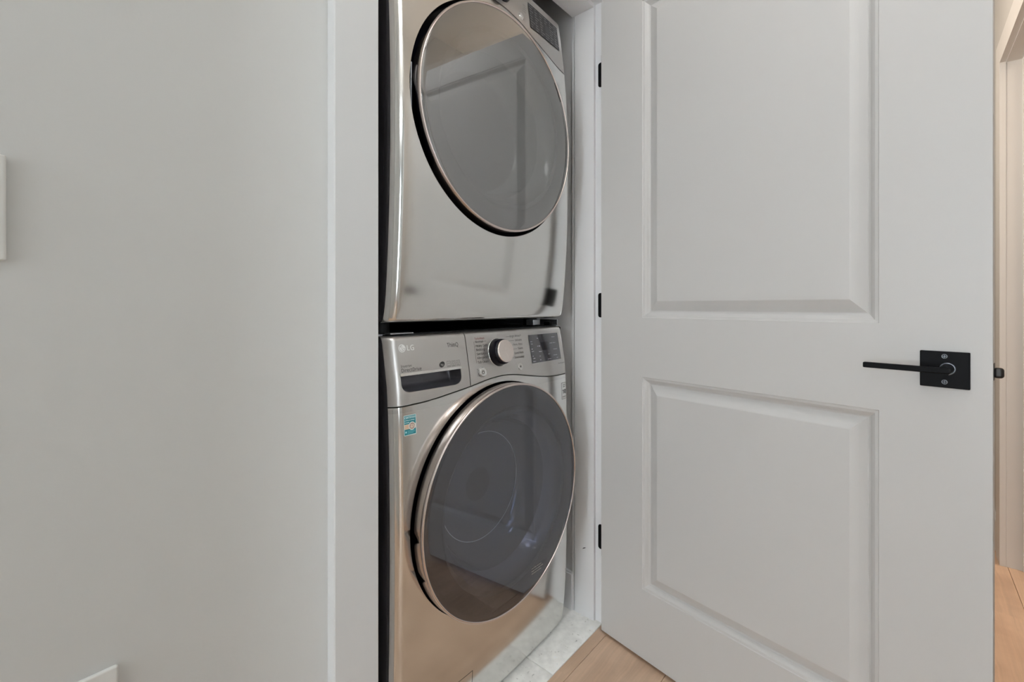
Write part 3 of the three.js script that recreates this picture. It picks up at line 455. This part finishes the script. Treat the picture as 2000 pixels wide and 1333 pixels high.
  const kb = lathe([[0.0001, 0.0275], [0.0315, 0.0275], [0.0340, 0.020], [0.0372, 0.002], [0.0378, -0.004]].reverse(), 96); kb.rotateX(tilt); kb.translate(KX, KY, kz); const knob = part(cp, 'dial', kb, M.knobBase, 'black dial with a brushed rose gold cap');
  const kc = lathe([[0.0001, 0.0312], [0.0285, 0.0310], [0.0302, 0.0302], [0.0310, 0.0285], [0.0312, 0.027]].reverse(), 96); kc.rotateX(tilt); kc.translate(KX, KY, kz); part(knob, 'dial_cap', kc, M.knobCap);
  const kr = new THREE.TorusGeometry(0.0382, 0.0011, 10, 96); kr.rotateX(tilt); kr.translate(KX, KY, kz + 0.0008); part(knob, 'dial_ring', kr, M.chrome);
  // warranty badge and sticker on the lower panel
  const badge = canvasTex(256, 424, (k) => { k.strokeStyle = '#4b4846'; k.lineWidth = 7; k.strokeRect(6, 6, 244, 412); k.fillStyle = '#3e3b39'; k.textAlign = 'center'; k.textBaseline = 'middle'; k.font = '40px sans-serif'; k.fillText('Direct', 128, 60); k.fillText('Drive', 128, 106); k.font = 'bold 150px sans-serif'; k.fillText('10', 128, 232); k.font = '34px sans-serif'; k.fillText('Year', 170, 232); k.font = '38px sans-serif'; k.fillText('Warranty', 128, 362); });
  part(W, 'warranty_badge', patch(nc, 0.295, 0.327, 0.749, 0.802, 0.0004, 12, 10), printMat(badge, 0.4), 'printed outline badge with the number 10');
  const stick = canvasTex(384, 512, (k) => {
    k.fillStyle = '#dff0f0'; k.beginPath(); k.roundRect(0, 0, 384, 512, 26); k.fill(); k.fillStyle = '#2a8a95'; k.fillRect(16, 18, 352, 212); k.fillRect(16, 352, 352, 142); k.fillStyle = '#eacfb4'; k.fillRect(16, 230, 352, 122);
    k.fillStyle = '#e8fbfb'; k.font = 'bold 72px sans-serif'; k.textBaseline = 'middle'; k.fillText('CERTIFIED', 24, 64, 336); k.font = 'bold 38px sans-serif'; k.fillText('asthma & allergy', 26, 130, 330); k.fillText('friendly', 26, 186, 150);
    k.strokeStyle = '#c98a66'; k.lineWidth = 5; for (let i = 0; i < 3; i++) { k.beginPath(); k.moveTo(30, 268 + i * 26); k.lineTo(150, 262 + i * 26); k.stroke(); }
    k.fillStyle = '#e6efe9'; k.beginPath(); k.arc(252, 284, 104, 0, 7); k.fill(); k.fillStyle = '#bda398'; k.beginPath(); k.arc(252, 284, 84, 0, 7); k.fill(); k.fillStyle = '#ead9c6'; for (const [a, b, r] of [[228, 262, 22], [282, 262, 20], [250, 312, 26], [300, 300, 16], [214, 306, 16]]) { k.beginPath(); k.arc(a, b, r, 0, 7); k.fill(); }
    k.fillStyle = '#a9e4ea'; k.beginPath(); k.arc(62, 424, 26, 0, 7); k.fill(); k.fillStyle = '#6cc0cc'; k.fillRect(110, 392, 220, 14); k.fillRect(110, 422, 230, 14); k.fillRect(110, 452, 180, 14);
  });
  part(W, 'sticker', patch(nc, -0.3135, -0.2815, 0.764, 0.8085, 0.0005, 8, 8), printMat(stick, 0.3), 'teal certification sticker');
  const port = portDoor(W, CX, CY, R, NR, HOLE, M.washGlass, (a) => { const deg = a * 180 / Math.PI; let d = 0.030; for (const c of [181, 199.5]) d -= 0.018 * Math.exp(-(((deg - c) / 1.6) ** 2)); return d; }, 0.8215);
  const note = canvasTex(512, 160, (k) => { k.fillStyle = '#c9c3bd'; k.font = '34px sans-serif'; k.textBaseline = 'middle'; ['CAUTION  Hot door', 'Keep hands away while', 'the drum is turning'].forEach((s, i) => k.fillText(s, 8, 30 + i * 48)); });
  const ng = new THREE.PlaneGeometry(0.075, 0.0234); ng.rotateZ(0.0); ng.translate(CX + 0.112, CY - 0.232, -(NR - 0.0012 - NREF)); part(port, 'glass_print', ng, printMat(note, 0.4));
  // cabinet behind the front, lid and feet
  part(W, 'cabinet', rbox(-HALF + 0.004, HALF - 0.004, 0.02, 0.968, BACK - NREF + 0.001, 0.84, 0.006), M.cabinet);
  part(W, 'lid', rbox(-HALF + 0.003, HALF - 0.003, 0.966, 0.981, 0.073, 0.842, 0.004), M.black);
  for (const [x, d] of [[-0.29, 0.16], [0.29, 0.16], [-0.29, 0.78], [0.29, 0.78]]) { const f = new THREE.CylinderGeometry(0.022, 0.026, 0.022, 20); f.translate(x, 0.011, -d); part(W, 'foot', f, M.blackMatt); }
}

// ---- stacking kit between the machines
{
  const K = thing('stacking_bracket', 'dark metal stacking bracket in the gap between washer and dryer', 'bracket', [UC, 0.9822, -NREF]);
  for (const s of [-1, 1]) { part(K, 'rail', merge([rbox(s * 0.334 - 0.012, s * 0.334 + 0.012, 0, 0.004, 0.085, 0.8, 0.001), rbox(s * 0.343 - 0.0015, s * 0.343 + 0.0015, 0, 0.022, 0.085, 0.8, 0.0007)]), M.zinc); }
  part(K, 'cross_bar', rbox(-0.33, 0.33, 0, 0.003, 0.080, 0.12, 0.001), M.blackMatt);
  part(K, 'clip', rbox(-0.325, -0.262, 0.004, 0.0068, 0.062, 0.085, 0.001), M.zinc);
  part(K, 'bolt_block', rbox(0.232, 0.268, 0.006, 0.024, 0.10, 0.13, 0.002), M.zinc);
  part(K, 'bolt', rbox(0.287, 0.300, 0.004, 0.016, 0.075, 0.10, 0.002), M.black);
}

// ---- dryer
{
  const BASE = 1.0;
  const D = thing('tumble_dryer', 'graphite steel tumble dryer stacked on top of the washing machine', 'tumble dryer', [UC, BASE, -NREF]);
  const ncw = hermite([[1.0, 0.851], [1.05, 0.838], [1.15, 0.828], [1.3, 0.820], [1.5, 0.817], [1.7, 0.822], [1.81, 0.831], [1.88, 0.840], [1.95, 0.850], [2.02, 0.860]]);
  const nc = (y) => ncw(y + BASE);
  const YB = 1.012 - BASE, YT = 1.99 - BASE, CX = 0, CY = 1.5425 - BASE, R = 0.2922, NR = 0.8016, HOLE = 0.3035;
  const edge = hermite([[-0.42, 0.81], [-0.30, 0.81], [-0.25, 0.818], [-0.17, 0.846], [-0.1, 0.868], [-0.04, 0.877], [0, 0.8785], [0.04, 0.877], [0.1, 0.868], [0.17, 0.846], [0.25, 0.823], [0.30, 0.812], [0.42, 0.806]]);
  const line = []; for (let i = 0; i <= 60; i++) { const x = -0.40 + 0.8 * i / 60; line.push([x, edge(x)]); }
  const shellAll = brush(frontShell(nc, YB, YT, 0.012));
  sideTrims(D, shellAll); const shell = csg(shellAll, SIDES, SUBTRACTION);
  const upperCut = cutter([...line.map(([x, y]) => [x, y - 0.0018]), [0.4, 1.4], [-0.4, 1.4]]), lowerCut = cutter([[-0.4, -0.2], [0.4, -0.2], ...line.slice().reverse().map(([x, y]) => [x, y + 0.0018])]);
  const cyl = new THREE.CylinderGeometry(HOLE, HOLE, 0.6, 128); cyl.rotateX(Math.PI / 2); cyl.translate(CX, CY, 0);
  let low = csg(shell, upperCut, SUBTRACTION); low = csg(low, brush(cyl), SUBTRACTION); part(D, 'front_panel', low.geometry, M.steel);
  const top = csg(shell, lowerCut, SUBTRACTION); const cp = part(D, 'control_panel', top.geometry, M.panelSteel);
  const disp = canvasTex(1024, 480, (k) => { k.fillStyle = '#27272a'; k.fillRect(0, 0, 1024, 480); k.fillStyle = '#b9b9bb'; k.font = '30px sans-serif'; k.textBaseline = 'middle';
    const words = ['Dry Level', 'Temp.', 'Time', 'More', 'High', 'Less', 'Normal', 'Damp', 'Low', 'Energy Saver', 'Wrinkle Care', 'Remote Start', 'Steam', 'Extra', 'Rack Dry', 'Signal']; for (let r = 0; r < 9; r++) for (let c = 0; c < 6; c++) if (!(c === 3 && r > 2 && r < 6)) k.fillText(words[(r * 7 + c * 5) % 16], 22 + c * 170, 34 + r * 51, 145); k.fillStyle = '#3c3d42'; k.fillRect(540, 160, 150, 150); });
  part(cp, 'display', patch(nc, 0.146, 0.306, 0.880, 0.9595, 0.0012, 24, 10), phys({ map: disp, roughness: 0.3 }), 'dark grey touch display');
  const btn = (x, y, r) => { const g = lathe([[0.0001, 0.0024], [r - 0.0016, 0.0026], [r - 0.0006, 0.0018], [r, -0.002]].reverse(), 40), ring = new THREE.TorusGeometry(r + 0.0008, 0.0006, 8, 48), m = merge([g, ring]); m.rotateX(-0.2); m.translate(x, y, zAt(nc, x, y, 0.0006)); part(cp, 'button', m, M.chrome); };
  btn(0.103, 0.893, 0.0105); btn(-0.069, 0.893, 0.0118);
  const KX = 0.02, KY = 0.932, kz = zAt(nc, KX, KY), tilt = -0.2;
  const kb = lathe([[0.0001, 0.0275], [0.0315, 0.0275], [0.0340, 0.020], [0.0372, 0.002], [0.0378, -0.004]].reverse(), 96); kb.rotateX(tilt); kb.translate(KX, KY, kz); const knob = part(cp, 'dial', kb, M.knobBase, 'black dial with a brushed rose gold cap');
  const kc = lathe([[0.0001, 0.0312], [0.0285, 0.0310], [0.0302, 0.0302], [0.0310, 0.0285], [0.0312, 0.027]].reverse(), 96); kc.rotateX(tilt); kc.translate(KX, KY, kz); part(knob, 'dial_cap', kc, M.knobCap);
  const legend = canvasTex(512, 256, (k) => { k.fillStyle = '#4a4744'; k.font = '24px sans-serif'; k.textBaseline = 'middle'; k.textAlign = 'right'; ['Delicates', 'Towels', 'Speed Dry', 'Steam Fresh'].forEach((s, i) => k.fillText(s, 500, 40 + i * 52)); });
  part(cp, 'panel_print', patch(nc, 0.062, 0.132, 0.908, 0.943, 0.0005, 10, 8), printMat(legend, 0.35));
  // rim: full depth along the bottom and at the grip, scooped above and below the grip
  const side = (a) => { const d = a * 180 / Math.PI; const base = 0.009, full = 0.029; let k = 0; k = Math.max(k, tri(d, 213, 217) * (1 - tri(d, 330, 345))); k = Math.max(k, tri(d, 155, 160) * (1 - tri(d, 172, 188))); k = Math.max(k, 1 - tri(d, 60, 75)); k = Math.max(k, tri(d, 345, 350)); return base + (full - base) * k; };
  const port = portDoor(D, CX, CY, R, NR, HOLE, M.dryGlass, side, 0.8195);
  const grip = rbox(CX - R - 0.0035, CX - R + 0.0015, CY - 0.055, CY + 0.052, NR + 0.026 - NREF, NR + 0.034 - NREF, 0.002); part(port, 'grip', grip, M.zinc, 'grey door grip');
  part(D, 'cabinet', rbox(-HALF + 0.004, HALF - 0.004, YB + 0.006, YT - 0.006, BACK - NREF + 0.001, 0.84, 0.006), M.cabinet);
  for (const [x, d] of [[-0.29, 0.16], [0.29, 0.16], [-0.29, 0.78], [0.29, 0.78]]) { const f = new THREE.CylinderGeometry(0.022, 0.024, 0.034, 20); f.translate(x, 0.0015, -d); part(D, 'foot', f, M.blackMatt); }
}

scene.traverse((o) => { if (o.isLight && o.shadow) o.castShadow = true; });
renderer.render(scene, camera);
